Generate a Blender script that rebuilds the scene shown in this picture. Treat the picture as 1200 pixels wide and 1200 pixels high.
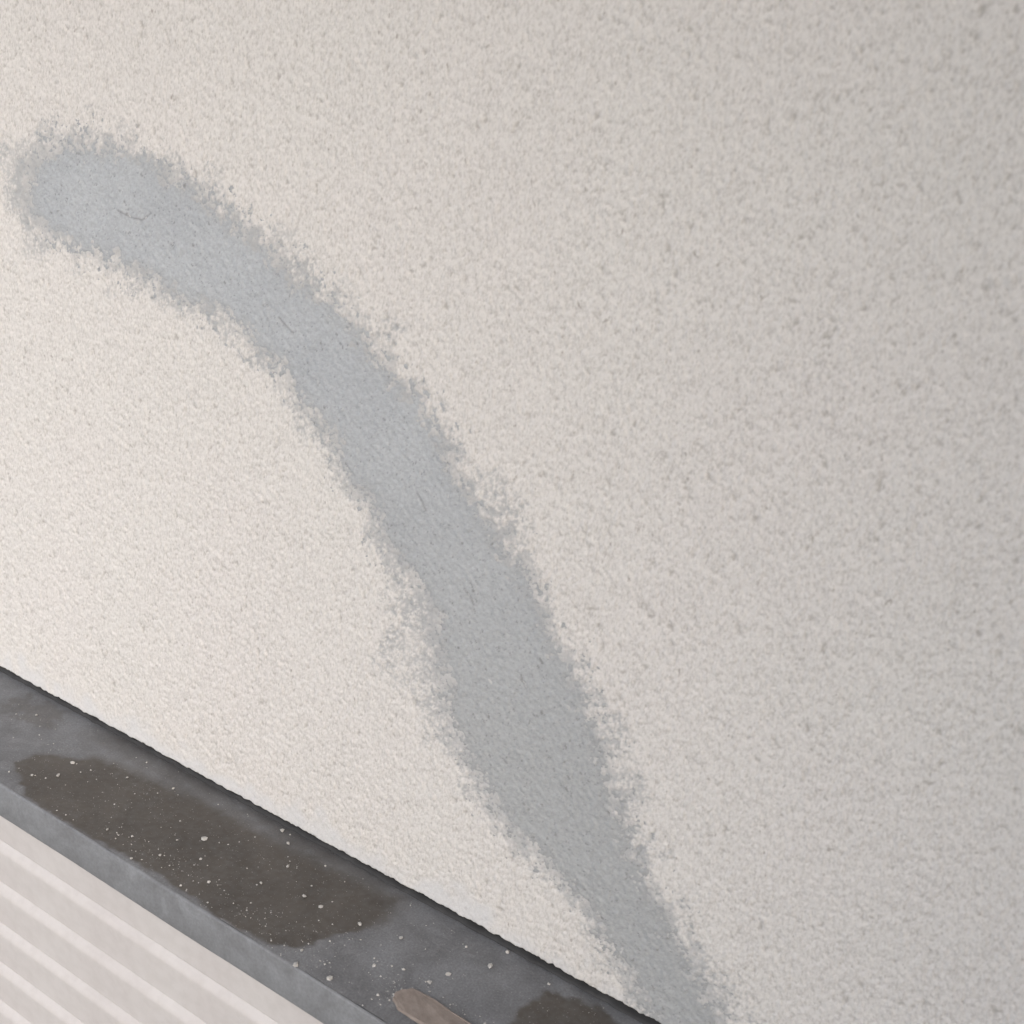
import bpy, math, random
import numpy as np
from mathutils import Matrix, Vector

for o in list(bpy.data.objects):
    bpy.data.objects.remove(o)
scene = bpy.context.scene
COL = scene.collection
rng = np.random.default_rng(7)
random.seed(7)

# ------------------------------------------------------------------ camera
cam_d = bpy.data.cameras.new('camera')
cam = bpy.data.objects.new('camera', cam_d)
COL.objects.link(cam)
cam_d.sensor_width = 36.0
cam_d.lens = 36.0                       # phone main camera, cropped square
cam_d.clip_start = 0.01
cam_d.clip_end = 3000.0
rot = Matrix(((0.8525773, -0.2743075, 0.4448229),
              (0.5026618, 0.1975606, -0.8416061),
              (0.1429794, 0.9411298, 0.3063196)))
cam.matrix_world = Matrix.Translation((0.0, -0.40, 0.37463)) @ rot.to_4x4()
cam_d.dof.use_dof = True
cam_d.dof.focus_distance = 0.585
cam_d.dof.aperture_fstop = 13.0
scene.camera = cam

# ------------------------------------------------------------------ light
SUN_EL, SUN_AZ = math.radians(33), math.radians(22)     # azimuth measured from -Y (out of the wall) towards +X
sun_dir = Vector((math.sin(SUN_AZ) * math.cos(SUN_EL), -math.cos(SUN_AZ) * math.cos(SUN_EL), math.sin(SUN_EL)))
world = bpy.data.worlds.new('World')
scene.world = world
world.use_nodes = True
wn = world.node_tree
bg = wn.nodes['Background']
sky = wn.nodes.new('ShaderNodeTexSky')
sky.sky_type = 'NISHITA'
sky.sun_disc = False
sky.sun_elevation = SUN_EL
sky.sun_rotation = math.atan2(sun_dir.x, sun_dir.y)
sky.air_density = 1.0
sky.dust_density = 2.0
sky.ozone_density = 1.0
wn.links.new(sky.outputs[0], bg.inputs[0])
bg.inputs[1].default_value = 0.15
sun_d = bpy.data.lights.new('sun', 'SUN')
sun_d.energy = 1.5
sun_d.angle = math.radians(70)
sun_d.color = (1.0, 0.99, 0.985)
sun = bpy.data.objects.new('sun', sun_d)
COL.objects.link(sun)
sun.rotation_euler = (-sun_dir).to_track_quat('-Z', 'Y').to_euler()

vs = scene.view_settings
vs.view_transform = 'Standard'
vs.look = 'None'
vs.gamma = 1.0
vs.exposure = 0.51
vs.use_curve_mapping = False

# ------------------------------------------------------------------ helpers
def link(name, mesh, mat, parent=None):
    o = bpy.data.objects.new(name, mesh)
    COL.objects.link(o)
    if mat and not mesh.materials:
        mesh.materials.append(mat)
    if parent is not None:
        o.parent = parent
    return o


def tag(o, label=None, cat=None, group=None, kind=None):
    if label: o['label'] = label
    if cat: o['category'] = cat
    if group: o['group'] = group
    if kind: o['kind'] = kind
    return o


def empty(name, loc=(0, 0, 0)):
    o = bpy.data.objects.new(name, None)
    o.location = loc
    o.empty_display_size = 0.05
    COL.objects.link(o)
    return o


def grid_mesh(name, P, mask=None, smooth=True, flip=False):
    """P: (ny, nx, 3) array of points -> quad sheet, optional boolean vertex mask."""
    ny, nx = P.shape[:2]
    idx = np.arange(ny * nx, dtype=np.int32).reshape(ny, nx)
    q = np.stack([idx[:-1, :-1], idx[:-1, 1:], idx[1:, 1:], idx[1:, :-1]], -1).reshape(-1, 4)
    V = P.reshape(-1, 3)
    keep = None
    if mask is not None:
        m = mask.reshape(-1)
        q = q[m[q].any(1)]
        keep = np.unique(q)
        remap = np.full(ny * nx, -1, np.int32)
        remap[keep] = np.arange(len(keep), dtype=np.int32)
        q = remap[q]
        V = V[keep]
    if flip:
        q = q[:, ::-1]
    me = bpy.data.meshes.new(name)
    me.vertices.add(len(V))
    me.vertices.foreach_set('co', np.ascontiguousarray(V, dtype=np.float32).ravel())
    me.loops.add(q.size)
    me.loops.foreach_set('vertex_index', np.ascontiguousarray(q, dtype=np.int32).ravel())
    me.polygons.add(len(q))
    me.polygons.foreach_set('loop_start', np.arange(0, q.size, 4, dtype=np.int32))
    me.polygons.foreach_set('use_smooth', np.full(len(q), smooth))
    me.update(calc_edges=True)
    return me, keep


def set_attr(me, name, vals):
    a = me.attributes.new(name, 'FLOAT', 'POINT')
    a.data.foreach_set('value', np.ascontiguousarray(vals, dtype=np.float32).ravel())


def poly_sd(px, pz, poly):
    """signed distance (inside positive) of points to a polygon"""
    poly = np.array(poly, float)
    d2 = np.full(px.shape, 1e9)
    inside = np.zeros(px.shape, bool)
    n = len(poly)
    for i in range(n):
        ax, az = poly[i]
        bx, bz = poly[(i + 1) % n]
        ex, ez = bx - ax, bz - az
        t = np.clip(((px - ax) * ex + (pz - az) * ez) / (ex * ex + ez * ez), 0, 1)
        d2 = np.minimum(d2, (px - ax - t * ex) ** 2 + (pz - az - t * ez) ** 2)
        c = ((az > pz) != (bz > pz)) & (px < (bx - ax) * (pz - az) / (bz - az + 1e-12) + ax)
        inside ^= c
    d = np.sqrt(d2)
    return np.where(inside, d, -d)


def fnoise(shape, step, size, seed, aniso=(1.0, 1.0), angle=0.0):
    """gaussian-filtered white noise, unit variance. size = feature scale in metres"""
    r = np.random.default_rng(seed)
    ny, nx = shape
    w = np.fft.rfft2(r.standard_normal(shape))
    fy = np.fft.fftfreq(ny, step)[:, None]
    fx = np.fft.rfftfreq(nx, step)[None, :]
    ca, sa = math.cos(angle), math.sin(angle)
    u = (fx * ca + fy * sa) * size * aniso[0]
    v = (-fx * sa + fy * ca) * size * aniso[1]
    w *= np.exp(-2.0 * (u * u + v * v))
    g = np.fft.irfft2(w, s=shape)
    return g / g.std()


def sstep(a, b, x):
    t = np.clip((x - a) / (b - a), 0, 1)
    return t * t * (3 - 2 * t)


def sample(field, x0, z0, step, X, Z):
    fx = np.clip((X - x0) / step, 0, field.shape[1] - 1.001)
    fz = np.clip((Z - z0) / step, 0, field.shape[0] - 1.001)
    ix, iz = fx.astype(int), fz.astype(int)
    tx, tz = fx - ix, fz - iz
    return ((field[iz, ix] * (1 - tx) + field[iz, ix + 1] * tx) * (1 - tz)
            + (field[iz + 1, ix] * (1 - tx) + field[iz + 1, ix + 1] * tx) * tz)


# node shortcuts
class NT:
    def __init__(self, name):
        self.m = bpy.data.materials.new(name)
        self.m.use_nodes = True
        self.t = self.m.node_tree
        self.b = self.t.nodes['Principled BSDF']

    def n(self, typ, **kw):
        nd = self.t.nodes.new(typ)
        for k, v in kw.items():
            setattr(nd, k, v)
        return nd

    def l(self, a, b):
        self.t.links.new(a, b)

    def noise(self, scale, detail=3.0, rough=0.55, coord=None, dist=0.0):
        nd = self.n('ShaderNodeTexNoise')
        nd.inputs['Scale'].default_value = scale
        nd.inputs['Detail'].default_value = detail
        nd.inputs['Roughness'].default_value = rough
        nd.inputs['Distortion'].default_value = dist
        self.l((coord or self.coord()), nd.inputs['Vector'])
        return nd.outputs['Fac']

    def coord(self):
        if not hasattr(self, 'tc'):
            self.tc = self.n('ShaderNodeTexCoord').outputs['Object']
        return self.tc

    def ramp(self, fac, stops):
        nd = self.n('ShaderNodeValToRGB')
        el = nd.color_ramp.elements
        while len(el) < len(stops):
            el.new(0.5)
        for e, (p, c) in zip(el, stops):
            e.position = p
            e.color = (*c, 1) if len(c) == 3 else c
        self.l(fac, nd.inputs[0])
        return nd.outputs[0]

    def mix(self, fac, a, b, mode='MIX'):
        nd = self.n('ShaderNodeMix', data_type='RGBA', blend_type=mode)
        for s, v in ((nd.inputs[0], fac), (nd.inputs[6], a), (nd.inputs[7], b)):
            if isinstance(v, (int, float)):
                s.default_value = v
            elif isinstance(v, tuple):
                s.default_value = (*v, 1)
            else:
                self.l(v, s)
        return nd.outputs[2]

    def attr(self, name):
        nd = self.n('ShaderNodeAttribute', attribute_name=name)
        return nd.outputs['Fac']

    def math(self, op, a, b=0.0):
        nd = self.n('ShaderNodeMath', operation=op)
        for s, v in zip(nd.inputs, (a, b)):
            if isinstance(v, (int, float)):
                s.default_value = v
            else:
                self.l(v, s)
        return nd.outputs[0]

    def maprange(self, v, a, b, c=0.0, d=1.0):
        nd = self.n('ShaderNodeMapRange')
        self.l(v, nd.inputs[0])
        for i, x in enumerate((a, b, c, d)):
            nd.inputs[i + 1].default_value = x
        return nd.outputs[0]

    def bump(self, h, dist, strength=1.0, prev=None):
        nd = self.n('ShaderNodeBump')
        nd.inputs['Strength'].default_value = strength
        nd.inputs['Distance'].default_value = dist
        self.l(h, nd.inputs['Height'])
        if prev:
            self.l(prev, nd.inputs['Normal'])
        return nd.outputs[0]

    def out(self, color=None, rough=None, normal=None, spec=None):
        for k, v in (('Base Color', color), ('Roughness', rough), ('Normal', normal), ('Specular IOR Level', spec)):
            if v is None:
                continue
            s = self.b.inputs[k]
            if isinstance(v, (int, float)):
                s.default_value = v
            elif isinstance(v, tuple):
                s.default_value = (*v, 1)
            else:
                self.l(v, s)
        return self.m


# ------------------------------------------------------------------ materials
def mat_stucco():
    t = NT('stucco')
    mp = t.n('ShaderNodeMapping')                       # sprayed grain lies slightly slanted
    mp.inputs['Rotation'].default_value = (0, 0.45, 0)
    mp.inputs['Scale'].default_value = (1.0, 1.0, 0.60)
    t.l(t.coord(), mp.inputs[0])
    g = mp.outputs[0]
    big = t.noise(7.0, 3)
    base = t.ramp(big, [(0.3, (0.630, 0.610, 0.584)), (0.7, (0.634, 0.607, 0.585))])
    fine = t.noise(900.0, 3, 0.6, g)
    base = t.mix(0.42, base, t.ramp(fine, [(0.30, (0.46, 0.44, 0.42)), (0.50, (0.93, 0.93, 0.93)), (0.66, (1.08, 1.08, 1.08))]), 'MULTIPLY')
    spk = t.noise(420.0, 2, 0.5, g)
    base = t.mix(t.math('MULTIPLY', t.maprange(spk, 0.67, 0.78), 0.7), base, (0.30, 0.275, 0.25))
    base = t.mix(t.math('MULTIPLY', t.attr('pit'), 0.65), base, (0.33, 0.31, 0.285))  # crevice shade of the pits painted into the colour
    base = t.mix(t.attr('smear'), base, (0.374, 0.379, 0.384))
    base = t.mix(t.attr('wipe'), base, (0.58, 0.585, 0.60))
    nrm = t.bump(t.noise(1000.0, 3, 0.6, g), 0.0007, 0.8)
    return t.out(base, 0.93, nrm, 0.25)


def mat_filler():
    t = NT('grey_filler')
    a = t.noise(16.0, 4, 0.6)
    base = t.ramp(a, [(0.3, (0.380, 0.398, 0.418)), (0.7, (0.436, 0.454, 0.472))])
    base = t.mix(t.maprange(t.attr('tone'), 0, 1), base, (0.378, 0.388, 0.392))
    base = t.mix(t.math('MULTIPLY', t.attr('rim'), 0.35), base, (0.315, 0.315, 0.312))
    f = t.noise(620.0, 3, 0.6)
    base = t.mix(0.4, base, t.ramp(f, [(0.3, (0.62, 0.62, 0.62)), (0.6, (1.02, 1.02, 1.02))]), 'MULTIPLY')
    base = t.mix(t.math('MULTIPLY', t.attr('pit'), 0.6), base, (0.15, 0.145, 0.14))
    nrm = t.bump(t.noise(800.0, 3, 0.6), 0.0007, 0.7)
    return t.out(base, 0.85, nrm, 0.3)


def mat_ledge():
    t = NT('dark_bronze_aluminium')
    cloud = t.noise(26.0, 5, 0.6, dist=0.4)
    dust = t.ramp(cloud, [(0.28, (0.118, 0.119, 0.124)), (0.72, (0.225, 0.232, 0.244))])
    scuff = t.noise(85.0, 5, 0.7, dist=1.2)
    dust = t.mix(t.maprange(scuff, 0.5, 0.75, 0.0, 0.45), dust, (0.27, 0.275, 0.285))
    fine = t.noise(900.0, 2, 0.6)
    dust = t.mix(0.45, dust, t.ramp(fine, [(0.35, (0.6, 0.6, 0.6)), (0.7, (1.25, 1.25, 1.25))]), 'MULTIPLY')
    wetc = t.ramp(t.noise(34.0, 5, 0.62, dist=0.6), [(0.3, (0.056, 0.049, 0.042)), (0.7, (0.086, 0.076, 0.066))])
    base = t.mix(t.attr('wet'), dust, wetc)
    sp = t.noise(1100.0, 1, 0.3)
    base = t.mix(t.math('MULTIPLY', t.maprange(sp, 0.70, 0.78), 0.5), base, (0.42, 0.41, 0.40))
    rg = t.maprange(t.attr('wet'), 0, 1, 0.55, 0.34)
    nrm = t.bump(t.noise(300.0, 3), 0.0003, 0.12)
    return t.out(base, rg, nrm, 0.4)


def mat_lip():
    t = NT('dusty_bronze_lip')
    c = t.noise(48.0, 6, 0.68, dist=0.8)
    base = t.ramp(c, [(0.25, (0.150, 0.151, 0.156)), (0.55, (0.205, 0.211, 0.220)), (0.8, (0.27, 0.28, 0.295))])
    fine = t.noise(700.0, 3, 0.65)
    base = t.mix(0.35, base, t.ramp(fine, [(0.35, (0.6, 0.6, 0.6)), (0.7, (1.15, 1.15, 1.15))]), 'MULTIPLY')
    nrm = t.bump(t.noise(260.0, 3), 0.0003, 0.15)
    return t.out(base, 0.5, nrm, 0.4)


def mat_slat():
    t = NT('off_white_painted_metal')
    c = t.noise(14.0, 4, 0.55)
    base = t.ramp(c, [(0.3, (0.500, 0.470, 0.457)), (0.7, (0.535, 0.512, 0.497))])
    d = t.noise(120.0, 4, 0.65)
    base = t.mix(0.22, base, t.ramp(d, [(0.35, (0.70, 0.68, 0.66)), (0.6, (1, 1, 1))]), 'MULTIPLY')
    nrm = t.bump(t.noise(420.0, 3), 0.0002, 0.12)
    return t.out(base, 0.42, nrm, 0.5)


def mat_simple(name, c0, c1, scale, rough, bump=0.0, bscale=200.0, spec=0.3):
    t = NT(name)
    base = t.ramp(t.noise(scale, 4, 0.6), [(0.3, c0), (0.7, c1)])
    nrm = t.bump(t.noise(bscale, 3), bump, 0.5) if bump else None
    return t.out(base, rough, nrm, spec)


M = dict(
    stucco=mat_stucco(), filler=mat_filler(), ledge=mat_ledge(), lip=mat_lip(), slat=mat_slat(),
    sealant=mat_simple('black_sealant', (0.030, 0.030, 0.031), (0.050, 0.050, 0.051), 80, 0.7),
    crumb=mat_simple('mortar_crumb', (0.40, 0.385, 0.36), (0.58, 0.565, 0.54), 400, 0.9, 0.0004, 900),
    tape=mat_simple('tan_tape', (0.215, 0.180, 0.158), (0.305, 0.262, 0.235), 160, 0.8, 0.0006, 500),
    core=mat_simple('wall_core', (0.30, 0.29, 0.28), (0.36, 0.35, 0.33), 6, 0.95),
    dark_render=mat_simple('dark_render', (0.21, 0.185, 0.165), (0.26, 0.23, 0.205), 9, 0.95, 0.001, 300),
    ground=mat_simple('concrete_ground', (0.24, 0.235, 0.225), (0.32, 0.315, 0.30), 2.5, 0.95, 0.002, 60),
)

# ------------------------------------------------------------------ ground
gs = np.linspace(-900, 900, 13)
GX, GY = np.meshgrid(gs, gs)
me, _ = grid_mesh('ground', np.stack([GX, GY, np.full_like(GX, -1.30)], -1), smooth=False)
tag(link('ground', me, M['ground']), kind='structure')

# ------------------------------------------------------------------ stucco relief (computed once, shared by wall and patch)
HS = 0.0004
HX0, HX1, HZ0, HZ1 = -0.80, 0.24, -0.004, 0.56
hx = np.arange(HX0, HX1, HS)
hz = np.arange(HZ0, HZ1, HS)
SH = (len(hz), len(hx))
H = np.zeros(SH)
K = 6
oy, ox = np.mgrid[-K:K + 1, -K:K + 1]
oy, ox = oy.ravel(), ox.ravel()
NP = int((HX1 - HX0) * (HZ1 - HZ0) / 1.1e-6)
gx = rng.uniform(HX0, HX1, NP)
gz = rng.uniform(HZ0, HZ1, NP)
gr = np.clip(rng.lognormal(math.log(0.00080), 0.32, NP), 0.00045, 0.0018)      # grain radius
ga = rng.uniform(0.55, 1.0, NP) * gr * 0.62                                    # grain height
gl = rng.uniform(1.1, 2.0, NP)                                                # a little longer than wide
gt = rng.normal(2.0, 0.4, NP)
lift = rng.uniform(0, 0.00016, NP)
ct, st_ = np.cos(gt), np.sin(gt)
ci = np.round((gx - HX0) / HS).astype(int)
cj = np.round((gz - HZ0) / HS).astype(int)
Hf = H.ravel()
for dx, dz in zip(ox, oy):
    i, j = ci + dx, cj + dz
    X = i * HS + HX0 - gx
    Z = j * HS + HZ0 - gz
    a = (X * ct + Z * st_) / gl
    b = (-X * st_ + Z * ct)
    r2 = (a * a + b * b) / (gr * gr)
    ok = (r2 < 1) & (i >= 0) & (i < SH[1]) & (j >= 0) & (j < SH[0])
    v = ga[ok] * np.sqrt(1 - r2[ok]) + lift[ok]
    np.maximum.at(Hf, j[ok] * SH[1] + i[ok], v)
H = Hf.reshape(SH)
# scattered sharp pits between the grains
NQ = int((HX1 - HX0) * (HZ1 - HZ0) / 8e-6)
qx = rng.uniform(HX0, HX1, NQ); qz = rng.uniform(HZ0, HZ1, NQ)
qr = rng.uniform(0.0004, 0.0008, NQ); ql = rng.uniform(1.0, 2.4, NQ); qt = rng.normal(2.05, 0.4, NQ)
qd = rng.uniform(0.0001, 0.00045, NQ) * np.clip(0.75 - 0.6 * qx, 0.55, 1.0)
pi_, pj_ = np.round((qx - HX0) / HS).astype(int), np.round((qz - HZ0) / HS).astype(int)
D = np.zeros(SH[0] * SH[1])
for dx, dz in zip(ox, oy):
    i, j = pi_ + dx, pj_ + dz
    X = i * HS + HX0 - qx
    Z = j * HS + HZ0 - qz
    a = (X * np.cos(qt) + Z * np.sin(qt)) / ql
    b = (-X * np.sin(qt) + Z * np.cos(qt))
    r2 = (a * a + b * b) / (qr * qr)
    ok = (r2 < 3) & (i >= 0) & (i < SH[1]) & (j >= 0) & (j < SH[0])
    np.maximum.at(D, j[ok] * SH[1] + i[ok], qd[ok] * np.exp(-1.6 * r2[ok]))
D = D.reshape(SH)
H += 0.00006 * fnoise(SH, HS, 0.0009, 3) + 0.00004 * fnoise(SH, HS, 0.009, 4)
w = np.array([0.25, 0.5, 0.25])
for _ in range(1):                                                             # paint rounds the grains off
    H = w[0] * np.roll(H, 1, 0) + w[1] * H + w[2] * np.roll(H, -1, 0)
    H = w[0] * np.roll(H, 1, 1) + w[1] * H + w[2] * np.roll(H, -1, 1)
H = H - D
HM = float(H.mean())
HSD = float((H + D).std())

# outlines in metres: PATCH on the wall (x, z); the others on the ledge (x, y)
PATCH = [(-0.5724, 0.3373), (-0.5477, 0.3562), (-0.5184, 0.363), (-0.4904, 0.3628), (-0.4567, 0.3578), (-0.4244, 0.3488), (-0.393, 0.336), (-0.3626,
    0.3216), (-0.3362, 0.3092), (-0.3162, 0.3003), (-0.299, 0.2891), (-0.2831, 0.2779), (-0.2659, 0.2701), (-0.2538, 0.2554), (-0.239, 0.2382),
    (-0.2197, 0.2224), (-0.2007, 0.2068), (-0.1859, 0.188), (-0.1703, 0.1717), (-0.154, 0.1492), (-0.139, 0.1239), (-0.1226, 0.0944), (-0.095,
    0.0611), (-0.0679, 0.0329), (-0.0512, 0.0135), (-0.0895, -0.0087), (-0.1105, 0.0172), (-0.139, 0.0445), (-0.1644, 0.0579), (-0.1834, 0.062),
    (-0.201, 0.0763), (-0.2167, 0.0942), (-0.2294, 0.1087), (-0.2402, 0.1288), (-0.2464, 0.1457), (-0.2505, 0.1632), (-0.2631, 0.1776), (-0.2835,
    0.1896), (-0.2942, 0.2095), (-0.3124, 0.2227), (-0.3226, 0.2382), (-0.3438, 0.2489), (-0.3567, 0.2618), (-0.3786, 0.2729), (-0.4009, 0.2821),
    (-0.4266, 0.2864), (-0.4533, 0.2909), (-0.481, 0.2955), (-0.5172, 0.2992), (-0.5514, 0.3037), (-0.5726, 0.3178)]
WET = [(-0.4897, -0.0604), (-0.4575, -0.0766), (-0.44, -0.0777), (-0.3943, -0.0767), (-0.3504, -0.0747), (-0.3201, -0.0757), (-0.2898, -0.0783),
    (-0.2736, -0.0767), (-0.2584, -0.0698), (-0.2525, -0.062), (-0.2512, -0.0535), (-0.2423, -0.0383), (-0.2357, -0.0248), (-0.2375, -0.0132),
    (-0.239, -0.0044), (-0.2569, -0.0058), (-0.3209, -0.0112), (-0.3878, -0.0122), (-0.4375, -0.0183), (-0.4626, -0.0246), (-0.4646, -0.0326),
    (-0.4776, -0.0389), (-0.4894, -0.0462)]
WET2 = [(-0.1496, -0.0428), (-0.1498, -0.0296), (-0.1459, -0.0125), (-0.1206, -0.006), (-0.0897, -0.0141), (-0.1028, -0.0425), (-0.1345, -0.0497)]
BLOT = [(-0.553, -0.0209), (-0.5446, -0.0063), (-0.521, -0.004), (-0.507, -0.0193), (-0.5289, -0.0295)]
CRUMBS = [(-0.4709, -0.0623), (-0.4652, -0.0386), (-0.43, -0.0273), (-0.402, -0.0171), (-0.5258, -0.0194), (-0.3533, -0.0385), (-0.3419, -0.0521),
    (-0.325, -0.062), (-0.3162, -0.011), (-0.3027, -0.0258), (-0.2796, -0.0383), (-0.268, -0.0387), (-0.244, -0.0359), (-0.2501, -0.0778), (-0.2209,
    -0.0536), (-0.4293, -0.0845), (-0.3262, -0.0046), (-0.4604, -0.0525), (-0.3694, -0.0752), (-0.3607, -0.0638), (-0.3043, -0.0452), (-0.3984,
    -0.0674), (-0.222, -0.0305), (-0.2209, -0.0539), (-0.1926, -0.0138), (-0.1738, -0.0032), (-0.1756, -0.0171), (-0.1893, -0.0355), (-0.1931,
    -0.0458), (-0.2321, -0.0741), (-0.2546, -0.0685)]

# wall smear: just above the joint the coating has been wiped smooth
hX, hZ = np.meshgrid(hx, hz)
wob = fnoise(SH, HS, 0.012, 21)
wipe = sstep(0.022, 0.006, hZ + 0.004 * wob) * sstep(-0.12, -0.22, hX + 0.02 * wob)
H = H * (1 - 0.6 * wipe) + 0.6 * wipe * HM
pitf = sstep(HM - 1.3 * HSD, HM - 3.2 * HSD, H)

# patch signed distance on a coarse grid
CS = 0.002
cX, cZ = np.meshgrid(np.arange(HX0, HX1 + CS, CS), np.arange(HZ0, HZ1 + CS, CS))
sdc = poly_sd(cX, cZ, PATCH)
SD = sample(sdc, HX0, HZ0, CS, hX, hZ)
edge_n = fnoise(SH, HS, 0.006, 31)
edge_f = fnoise(SH, HS, 0.0012, 32)
SDn = SD + 0.0016 * edge_n + 0.0010 * edge_f


def blob(x, z, rx, rz):
    return np.exp(-((hX - x) / rx) ** 2 - ((hZ - z) / rz) ** 2)


# thin grey smear left on the grains round the patch
spread = (0.006 + 0.022 * blob(-0.575, 0.325, 0.035, 0.035) + 0.030 * blob(-0.262, 0.146, 0.030, 0.030)
          + 0.010 * blob(-0.22, 0.20, 0.03, 0.05))
spread = (spread + 0.007) * np.clip(1 + 0.45 * fnoise(SH, HS, 0.016, 34), 0.35, 2.0)
fall = np.clip(1 + SDn / spread, 0, 1)                       # 1 at the outline, 0 where the smear runs out
gn = np.clip((HM - H) / HSD, -2, 2) * 0.5 + 0.6 * fnoise(SH, HS, 0.0009, 33)
smear = sstep(-0.35, 0.55, gn * 0.85 + (fall - 0.60) * 1.35) * np.clip(fall * 3, 0, 1)
near_edge = sstep(-0.0055, 0.0035, SDn + 0.0022 * np.clip((HM - H) / HSD, -2, 2)) * 0.92
smear = np.clip(np.maximum(smear * 0.82, near_edge) * (0.84 + 0.14 * fnoise(SH, HS, 0.010, 35)), 0, 0.92)

# ------------------------------------------------------------------ wall
def spaced(a, b, f):
    out = [a]
    while out[-1] < b:
        out.append(out[-1] + f(out[-1]))
    return np.array(out)


xs_mid = spaced(-0.74, 0.17, lambda x: 0.00052 + 0.00042 * np.clip(-x / 0.6, 0, 1.2))
zs_mid = spaced(0.0046, 0.52, lambda z: 0.00062)
xs = np.concatenate([np.linspace(-3.2, -0.80, 18), np.linspace(-0.79, -0.742, 10), xs_mid, np.linspace(0.18, 0.23, 6), np.linspace(0.25, 0.349, 3)])
zs = np.concatenate([zs_mid, np.linspace(0.53, 0.55, 3), np.linspace(0.6, 1.5, 12)])
WX, WZ = np.meshgrid(xs, zs)
inn = ((WX > HX0) & (WX < HX1) & (WZ < HZ1)).astype(float)
Wh = sample(H, HX0, HZ0, HS, WX, WZ) * inn + HM * (1 - inn)
# ragged lower edge of the coating
low = 0.00025 * fnoise((1, len(xs)), 0.0007, 0.004, 41)[0] + 0.00012 * fnoise((1, len(xs)), 0.0007, 0.0015, 42)[0]
WZ2 = WZ + np.where(WZ < 0.02, (1 - (WZ - 0.0046) / 0.0154), 0) * low[None, :]
front = np.stack([WX, -Wh, WZ2], -1)
# bottom return into the joint
ret = front[:1].copy(); ret[..., 1] = 0.004; ret[..., 2] += 0.0006
ret2 = front[:1].copy(); ret2[..., 1] = 0.020; ret2[..., 2] = 0.0056
P = np.concatenate([ret2, ret, front], 0)
wall = empty('stucco_wall', (0, 0.0, -1.30))
wall.location = (0, 0, 0)
me, _ = grid_mesh('coating', P, smooth=True)


def pad(v):
    return np.concatenate([v[:1], v[:1], v], 0)


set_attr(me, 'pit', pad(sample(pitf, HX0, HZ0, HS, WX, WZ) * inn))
set_attr(me, 'smear', pad(sample(smear, HX0, HZ0, HS, WX, WZ) * inn))
set_attr(me, 'wipe', pad(sample(wipe, HX0, HZ0, HS, WX, WZ) * inn * 0.6))
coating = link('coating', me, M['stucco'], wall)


def box(name, x0, x1, y0, y1, z0, z1, mat, parent=None, bev=0.0):
    v = [(x, y, z) for x in (x0, x1) for y in (y0, y1) for z in (z0, z1)]
    f = [(0, 1, 3, 2), (4, 6, 7, 5), (0, 4, 5, 1), (2, 3, 7, 6), (0, 2, 6, 4), (1, 5, 7, 3)]
    me = bpy.data.meshes.new(name)
    me.from_pydata(v, [], f)
    o = link(name, me, mat, parent)
    if bev:
        b = o.modifiers.new('bevel', 'BEVEL')
        b.width = bev
        b.segments = 3
    return o


box('wall_core', -3.2, 0.345, 0.020, 0.16, -1.30, 1.5, M['core'], wall)
tag(wall, 'pale beige grainy stucco wall with a curved grey repair streak', 'wall')

# filler patch: its own thin layer; the wall's grains break through it at the edges
px_ = spaced(-0.62, -0.03, lambda x: 0.00055 + 0.00030 * np.clip(-x / 0.6, 0, 1.2))
pz_ = spaced(0.0056, 0.385, lambda z: 0.0006)
QX, QZ = np.meshgrid(px_, pz_)
sdq = sample(SDn, HX0, HZ0, HS, QX, QZ)
hq = sample(H, HX0, HZ0, HS, QX, QZ)
brush = fnoise(SH, HS, 0.0022, 51, (2.6, 0.8), -0.75)
brush2 = fnoise(SH, HS, 0.0010, 52, (1.6, 0.8), -0.9)
bq = sample(brush, HX0, HZ0, HS, QX, QZ)
b2q = sample(brush2, HX0, HZ0, HS, QX, QZ)
sdq = sdq - sample(0.012 * blob(-0.575, 0.325, 0.022, 0.040) + 0.007 * blob(-0.250, 0.146, 0.020, 0.026) + 0.0012 * np.abs(fnoise(SH, HS, 0.018, 36)), HX0, HZ0, HS, QX, QZ)
level = HM - 2.6 * HSD + 3.6 * HSD * sstep(-0.010, 0.012, sdq)
cover = sstep(0.003, 0.012, sdq)
hp = level + 0.00013 * bq + 0.00007 * b2q + 1.1 * HSD * (1 - cover) * sample(fnoise(SH, HS, 0.0009, 55), HX0, HZ0, HS, QX, QZ)
over = np.maximum(HM + (hq - HM) * 0.75 + 0.8 * HSD, hq + 0.00008) + 0.00010 * (np.maximum(bq, -1.4) + 1.5) + 0.00006 * sample(fnoise(SH, HS, 0.0030, 56), HX0, HZ0, HS, QX, QZ)
hp = hp * (1 - cover) + np.maximum(hp, over) * cover
HAIR = [[(-0.4822, 0.3269), (-0.4718, 0.3248), (-0.463, 0.3247), (-0.4566, 0.3292)], [(-0.2643, 0.2234), (-0.2607, 0.22), (-0.2581, 0.2163)], [(-0.3608, 0.291), (-0.3553, 0.2877), (-0.3504, 0.2852)], [(-0.2306, 0.1838), (-0.2261, 0.1808), (-0.2242, 0.1778)], [(-0.1924, 0.1498), (-0.1889, 0.1461)], [(-0.3532, 0.2558), (-0.35, 0.2529)]]
hair = np.zeros_like(QX)
for ln in HAIR:
    for (ax, az), (bx, bz) in zip(ln[:-1], ln[1:]):
        ex, ez = bx - ax, bz - az
        t_ = np.clip(((QX - ax) * ex + (QZ - az) * ez) / (ex * ex + ez * ez), 0, 1)
        dd = np.hypot(QX - ax - t_ * ex, QZ - az - t_ * ez)
        hair = np.maximum(hair, np.exp(-(dd / 0.00055) ** 2))
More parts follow.
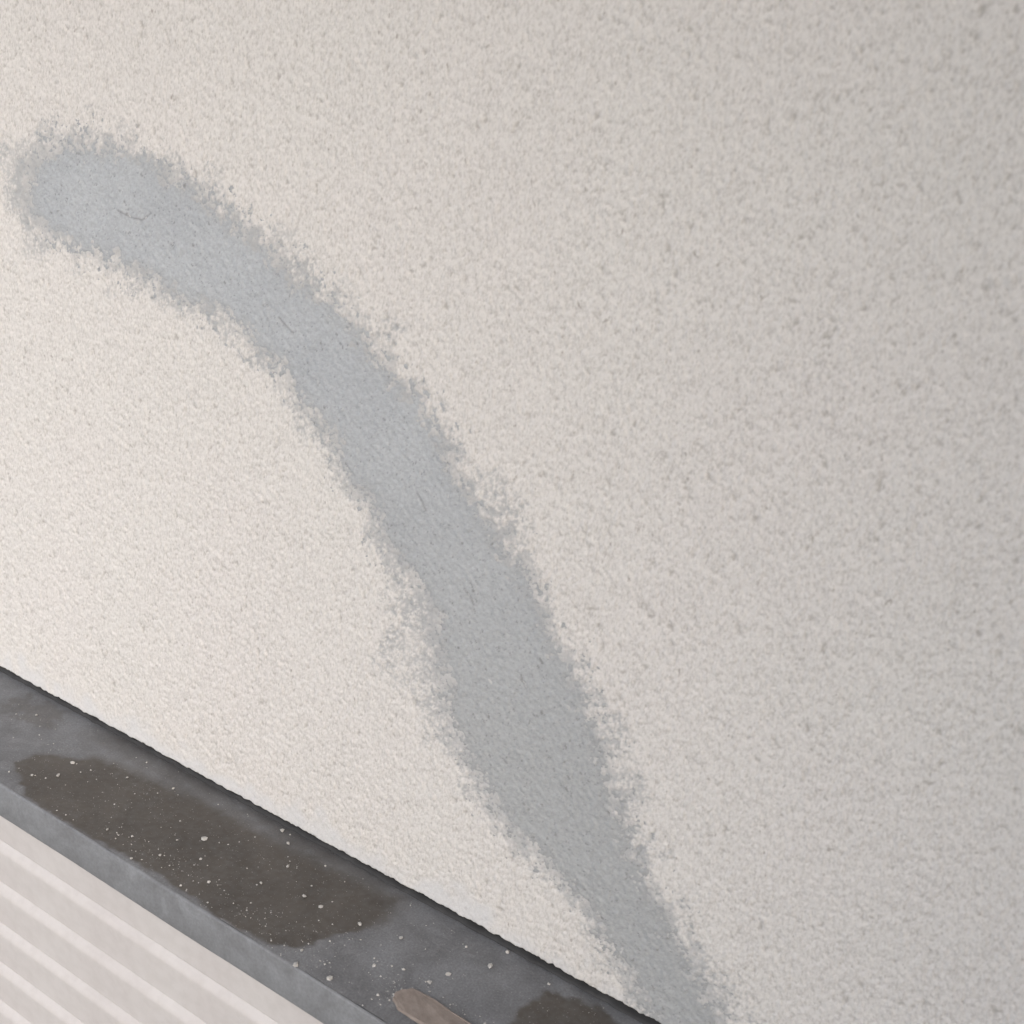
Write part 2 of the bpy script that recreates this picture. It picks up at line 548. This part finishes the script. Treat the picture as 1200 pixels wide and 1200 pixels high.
hp = hp - 0.00022 * hair
PP = np.stack([QX, -hp, QZ], -1)
me, keep = grid_mesh('repair_patch', PP, mask=(sdq > -0.012), smooth=True)
tone = np.clip((0.27 - QZ) / 0.16, 0, 1).ravel()[keep]
set_attr(me, 'tone', tone)
ppit = np.maximum(sstep(1.35, 2.4, -b2q + 0.1 * bq), hair * 0.9).ravel()[keep]
set_attr(me, 'rim', sstep(0.013, 0.001, sdq).ravel()[keep])
set_attr(me, 'pit', ppit)
patch = link('repair_patch', me, M['filler'], wall)
tag(patch, 'smooth blue-grey filler smeared in a curved streak')

# ------------------------------------------------------------------ added wall, out of view, set here to shade the stucco
ret = empty('shade_wall', (0, 0, -1.30))
box('coating', 0.35, 0.375, -0.95, -0.002, 0, 2.8, M['dark_render'], ret)
box('wall_core', 0.375, 0.56, -0.95, -0.002, 0, 2.8, M['core'], ret)
tag(ret, 'added unseen dark wall, set square to the pale stucco wall to shade it', 'wall')

# ------------------------------------------------------------------ added overhang, out of view, dims the upper wall
shade_eave = empty('shade_eave', (0, 0, 0.98))
box('soffit_board', -3.2, 0.345, -0.60, -0.003, 0.0, 0.018, M['slat'], shade_eave)
box('fascia', -3.2, 0.345, -0.625, -0.601, -0.03, 0.16, M['lip'], shade_eave)
tag(shade_eave, 'added unseen overhang with pale soffit and grey fascia, shading the stucco wall', 'shade_eave')

# ------------------------------------------------------------------ metal ledge
ledge = empty('metal_ledge')
LD = 0.0795
SL = 0.0   # level top
lx = np.concatenate([np.linspace(-3.2, -0.8, 8), np.arange(-0.78, 0.10, 0.0011), np.linspace(0.12, 0.345, 4)])
R_ = 0.0014
ys = [0.020, 0.0]
ys = np.concatenate([np.array([0.0205]), np.arange(0.016, -(LD - R_), -0.0010), [-(LD - R_)]])
TX, TY = np.meshgrid(lx, ys)
warp = fnoise(TX.shape, 0.0011, 0.006, 61)
warp2 = fnoise(TX.shape, 0.0011, 0.0022, 62)


def stain(poly, soft, amp):
    s = poly_sd(TX, TY, poly) + amp * warp + 0.25 * amp * warp2
    return sstep(-soft, soft, s)


wet = np.maximum(stain(WET, 0.0016 + 0.0080 * sstep(-0.045, -0.012, TY), 0.0006), stain(WET2, 0.002, 0.001))
wet = np.maximum(wet, 0.45 * stain(BLOT, 0.004, 0.003))
wet = np.maximum(wet, 0.55 * sstep(-0.028, -0.004, TY + 0.004 * warp) * sstep(-0.50, -0.46, TX) * sstep(-0.22, -0.26, TX))
wet = wet * (0.93 + 0.05 * warp2)
TZ = 0.00012 * fnoise(TX.shape, 0.0011, 0.02, 63)
me, _ = grid_mesh('top_plate', np.stack([TX, TY, TZ], -1)[::-1], smooth=True)
set_attr(me, 'wet', np.clip(wet, 0, 1)[::-1])
link('top_plate', me, M['ledge'], ledge)
# front lip: rounded nose, face, small return under it
prof = [(-(LD - R_), -0.0001)]
for k in range(1, 7):
    a = k / 6 * math.pi / 2
    prof.append((-(LD - R_) - R_ * math.sin(a), -R_ + R_ * math.cos(a) - 0.0001))
prof += [(-LD - 0.0001, -0.010), (-LD, -0.0212), (-LD + 0.0007, -0.0222), (-LD + 0.0018, -0.0226), (-LD + 0.014, -0.0226)]
lxx = np.concatenate([np.linspace(-3.2, -0.8, 8), np.arange(-0.78, 0.10, 0.006), np.linspace(0.12, 0.345, 4)])
PL = np.zeros((len(prof), len(lxx), 3))
lw = 0.00018 * fnoise((1, len(lxx)), 0.006, 0.05, 64)[0]
for k, (y, z) in enumerate(prof):
    PL[k, :, 0] = lxx
    PL[k, :, 1] = y + (lw if k > 0 else 0)
    PL[k, :, 2] = z
me, _ = grid_mesh('front_lip', PL[::-1], smooth=True)
link('front_lip', me, M['lip'], ledge)
jx = np.concatenate([np.linspace(-3.2, -0.8, 8), np.arange(-0.78, 0.10, 0.0012), np.linspace(0.12, 0.345, 4)])
jw = 0.0004 + 0.0002 * fnoise((1, len(jx)), 0.0012, 0.006, 71)[0] + 0.0010 * np.clip((jx + 0.35) / 0.25, 0, 1)
PJ = np.zeros((5, len(jx), 3))
for k, (fy, z) in enumerate(((1.0, 0.0002), (0.85, 0.0008), (0.2, 0.0016), (-1.6, 0.0024), (-9.0, 0.0030))):
    PJ[k] = np.stack([jx, -jw * fy, np.full_like(jx, z)], -1)
me, _ = grid_mesh('sealant_bead', PJ, smooth=True)
link('sealant_bead', me, M['sealant'], ledge)
box('back_flange', -3.2, 0.345, 0.0165, 0.0195, 0.0004, 0.0056, M['sealant'], ledge)
box('support_channel', -3.2, 0.345, -LD + 0.020, 0.0195, -0.0220, -0.0030, M['core'], ledge)
tag(ledge, 'dark bronze metal ledge with dusty film, wet brown stain and lighter front lip', 'ledge')

# ------------------------------------------------------------------ ribbed panel under the ledge
panel = empty('ribbed_panel', (0, -LD + 0.004, -0.0226))
PITCH = 0.0308
FIRST = 0.0245                      # first joint below the lip
prof = []
# slat profile in (y, z), z=0 at the top of the slat, y=0 the face, +y inwards
prof += [(0.0085, 0.0010), (0.0037, 0.0008), (0.0033, -0.0001), (0.0022, -0.0014), (0.0010, -0.0030), (0.0002, -0.0044),
         (0.0000, -0.0056), (0.0002, -0.0075), (0.0009, -0.014), (0.0017, -0.021), (0.0025, -0.028), (0.0028, -PITCH + 0.0006), (0.0030, -PITCH + 0.0002), (0.0085, -PITCH + 0.0001)]
sx = np.linspace(-3.15, 0.345, 50)
PS = np.zeros((len(prof), len(sx), 3))
for k, (y, z) in enumerate(prof):
    PS[k, :, 0] = sx
    PS[k, :, 1] = y
    PS[k, :, 2] = z
slat_me, _ = grid_mesh('slat', PS[::-1], smooth=True)
slat_me.materials.append(M['slat'])
ns = 41
for k in range(ns):
    o = bpy.data.objects.new('slat', slat_me)
    COL.objects.link(o)
    o.parent = panel
    o.location = (0, rng.normal(0, 0.00012), -FIRST + PITCH - k * PITCH)
    if k == 0:
        o.location.z = -FIRST + PITCH
box('backing_board', -3.15, 0.345, 0.0085, 0.060, -1.2774, 0.0, M['core'], panel)
tag(panel, 'off-white horizontally ribbed panel below the dark metal ledge', 'panel')

# ------------------------------------------------------------------ scrap of tape on the ledge
def crumb_mesh(name, seed):
    import bmesh
    r = random.Random(seed)
    bm = bmesh.new()
    bmesh.ops.create_icosphere(bm, subdivisions=1, radius=1.0)
    for v in bm.verts:
        v.co *= r.uniform(0.5, 1.2)
        v.co.z = max(v.co.z * 0.75, -0.45)
    me = bpy.data.meshes.new(name)
    bm.to_mesh(me)
    bm.free()
    me.materials.append(M['crumb'])
    return me


def tape():
    th = 0.0019
    out = [(-0.2005, -0.0660), (-0.2016, -0.0625), (-0.2003, -0.0590), (-0.1975, -0.0553), (-0.1940, -0.0540),
           (-0.1800, -0.0545), (-0.1650, -0.0554), (-0.1480, -0.0562), (-0.1330, -0.0570), (-0.1335, -0.0640),
           (-0.1325, -0.0700), (-0.1500, -0.0695), (-0.1700, -0.0690), (-0.1840, -0.0695), (-0.1950, -0.0692)]
    fine = []
    for (ax, ay), (bx, by) in zip(out, out[1:] + out[:1]):
        for k in range(4):
            fine.append((ax + (bx - ax) * k / 4 + random.uniform(-0.00022, 0.00022), ay + (by - ay) * k / 4 + random.uniform(-0.00022, 0.00022)))
    out = fine
    n = len(out)
    v = [(x, y, 0.0002) for x, y in out] + [(x, y, th + 0.0003 * math.sin(x * 300)) for x, y in out]
    f = [list(range(n, 2 * n))] + [[i, (i + 1) % n, n + (i + 1) % n, n + i] for i in range(n)]
    me = bpy.data.meshes.new('tape_strip')
    me.from_pydata(v, [], f)
    o = link('tape_strip', me, M['tape'])
    b = o.modifiers.new('bevel', 'BEVEL')
    b.width = 0.0003
    b.segments = 2
    b.limit_method = 'ANGLE'
    tag(o, 'flat tan strip lying on the dark metal ledge', 'strip')


tape()

# ------------------------------------------------------------------ crumbs
variants = [crumb_mesh('mortar_crumb', s) for s in range(6)]
big_r = rng.uniform(0.0008, 0.0016, len(CRUMBS))
for k, (x, y) in enumerate(CRUMBS):
    if y < -0.0785:
        continue
    o = bpy.data.objects.new('mortar_crumb', variants[k % 6])
    COL.objects.link(o)
    r = float(big_r[k])
    o.location = (x, min(y, -0.003), 0.42 * r)
    o.scale = (r * random.uniform(0.8, 1.2), r * random.uniform(0.8, 1.2), r)
    o.rotation_euler = (0, 0, random.uniform(0, 6.28))
    if poly_sd(np.array([x]), np.array([y]), WET)[0] > 0:
        tag(o, 'small white mortar crumb on the wet brown stain of the metal ledge', 'crumb', 'mortar crumbs on the wet stain')
    else:
        tag(o, 'small white mortar crumb on the grey dusty part of the metal ledge', 'crumb', 'mortar crumbs on the dusty film')

tv, tf = [], []
base = [(1, 0, 0), (-1, 0, 0), (0, 1, 0), (0, -1, 0), (0, 0, 0.8), (0, 0, -0.4)]
bf = [(0, 2, 4), (2, 1, 4), (1, 3, 4), (3, 0, 4), (2, 0, 5), (1, 2, 5), (3, 1, 5), (0, 3, 5)]
cl = [(-0.365, -0.064, 0.016, 0.004, 60), (-0.31, -0.066, 0.03, 0.006, 70), (-0.27, -0.068, 0.02, 0.006, 60), (-0.22, -0.055, 0.04, 0.016, 120),
      (-0.45, -0.05, 0.05, 0.02, 70), (-0.38, -0.035, 0.05, 0.02, 80), (-0.203, -0.062, 0.004, 0.004, 70), (-0.165, -0.052, 0.02, 0.004, 40)]
pts = []
for cx, cy, sx_, sy_, n in cl:
    for _ in range(n):
        pts.append((random.gauss(cx, sx_), random.gauss(cy, sy_)))
for _ in range(260):
    pts.append((random.uniform(-0.65, 0.0), random.uniform(-0.078, -0.002)))
for x, y in pts:
    if not -0.0778 < y < -0.002:
        continue
    r = min(0.00016 + random.expovariate(1 / 0.00015), 0.0010)
    ang = random.uniform(0, 6.28)
    n0 = len(tv)
    for bx, by, bz in base:
        s = random.uniform(0.7, 1.2)
        tv.append((x + r * s * (bx * math.cos(ang) - by * math.sin(ang)), y + r * s * (bx * math.sin(ang) + by * math.cos(ang)), r * 0.35 + r * s * bz))
    tf += [tuple(n0 + i for i in f) for f in bf]
me = bpy.data.meshes.new('mortar_dust')
me.from_pydata(tv, [], tf)
tag(link('mortar_dust', me, M['crumb']), 'fine white mortar grit scattered over the dark metal ledge', 'grit', kind='stuff')
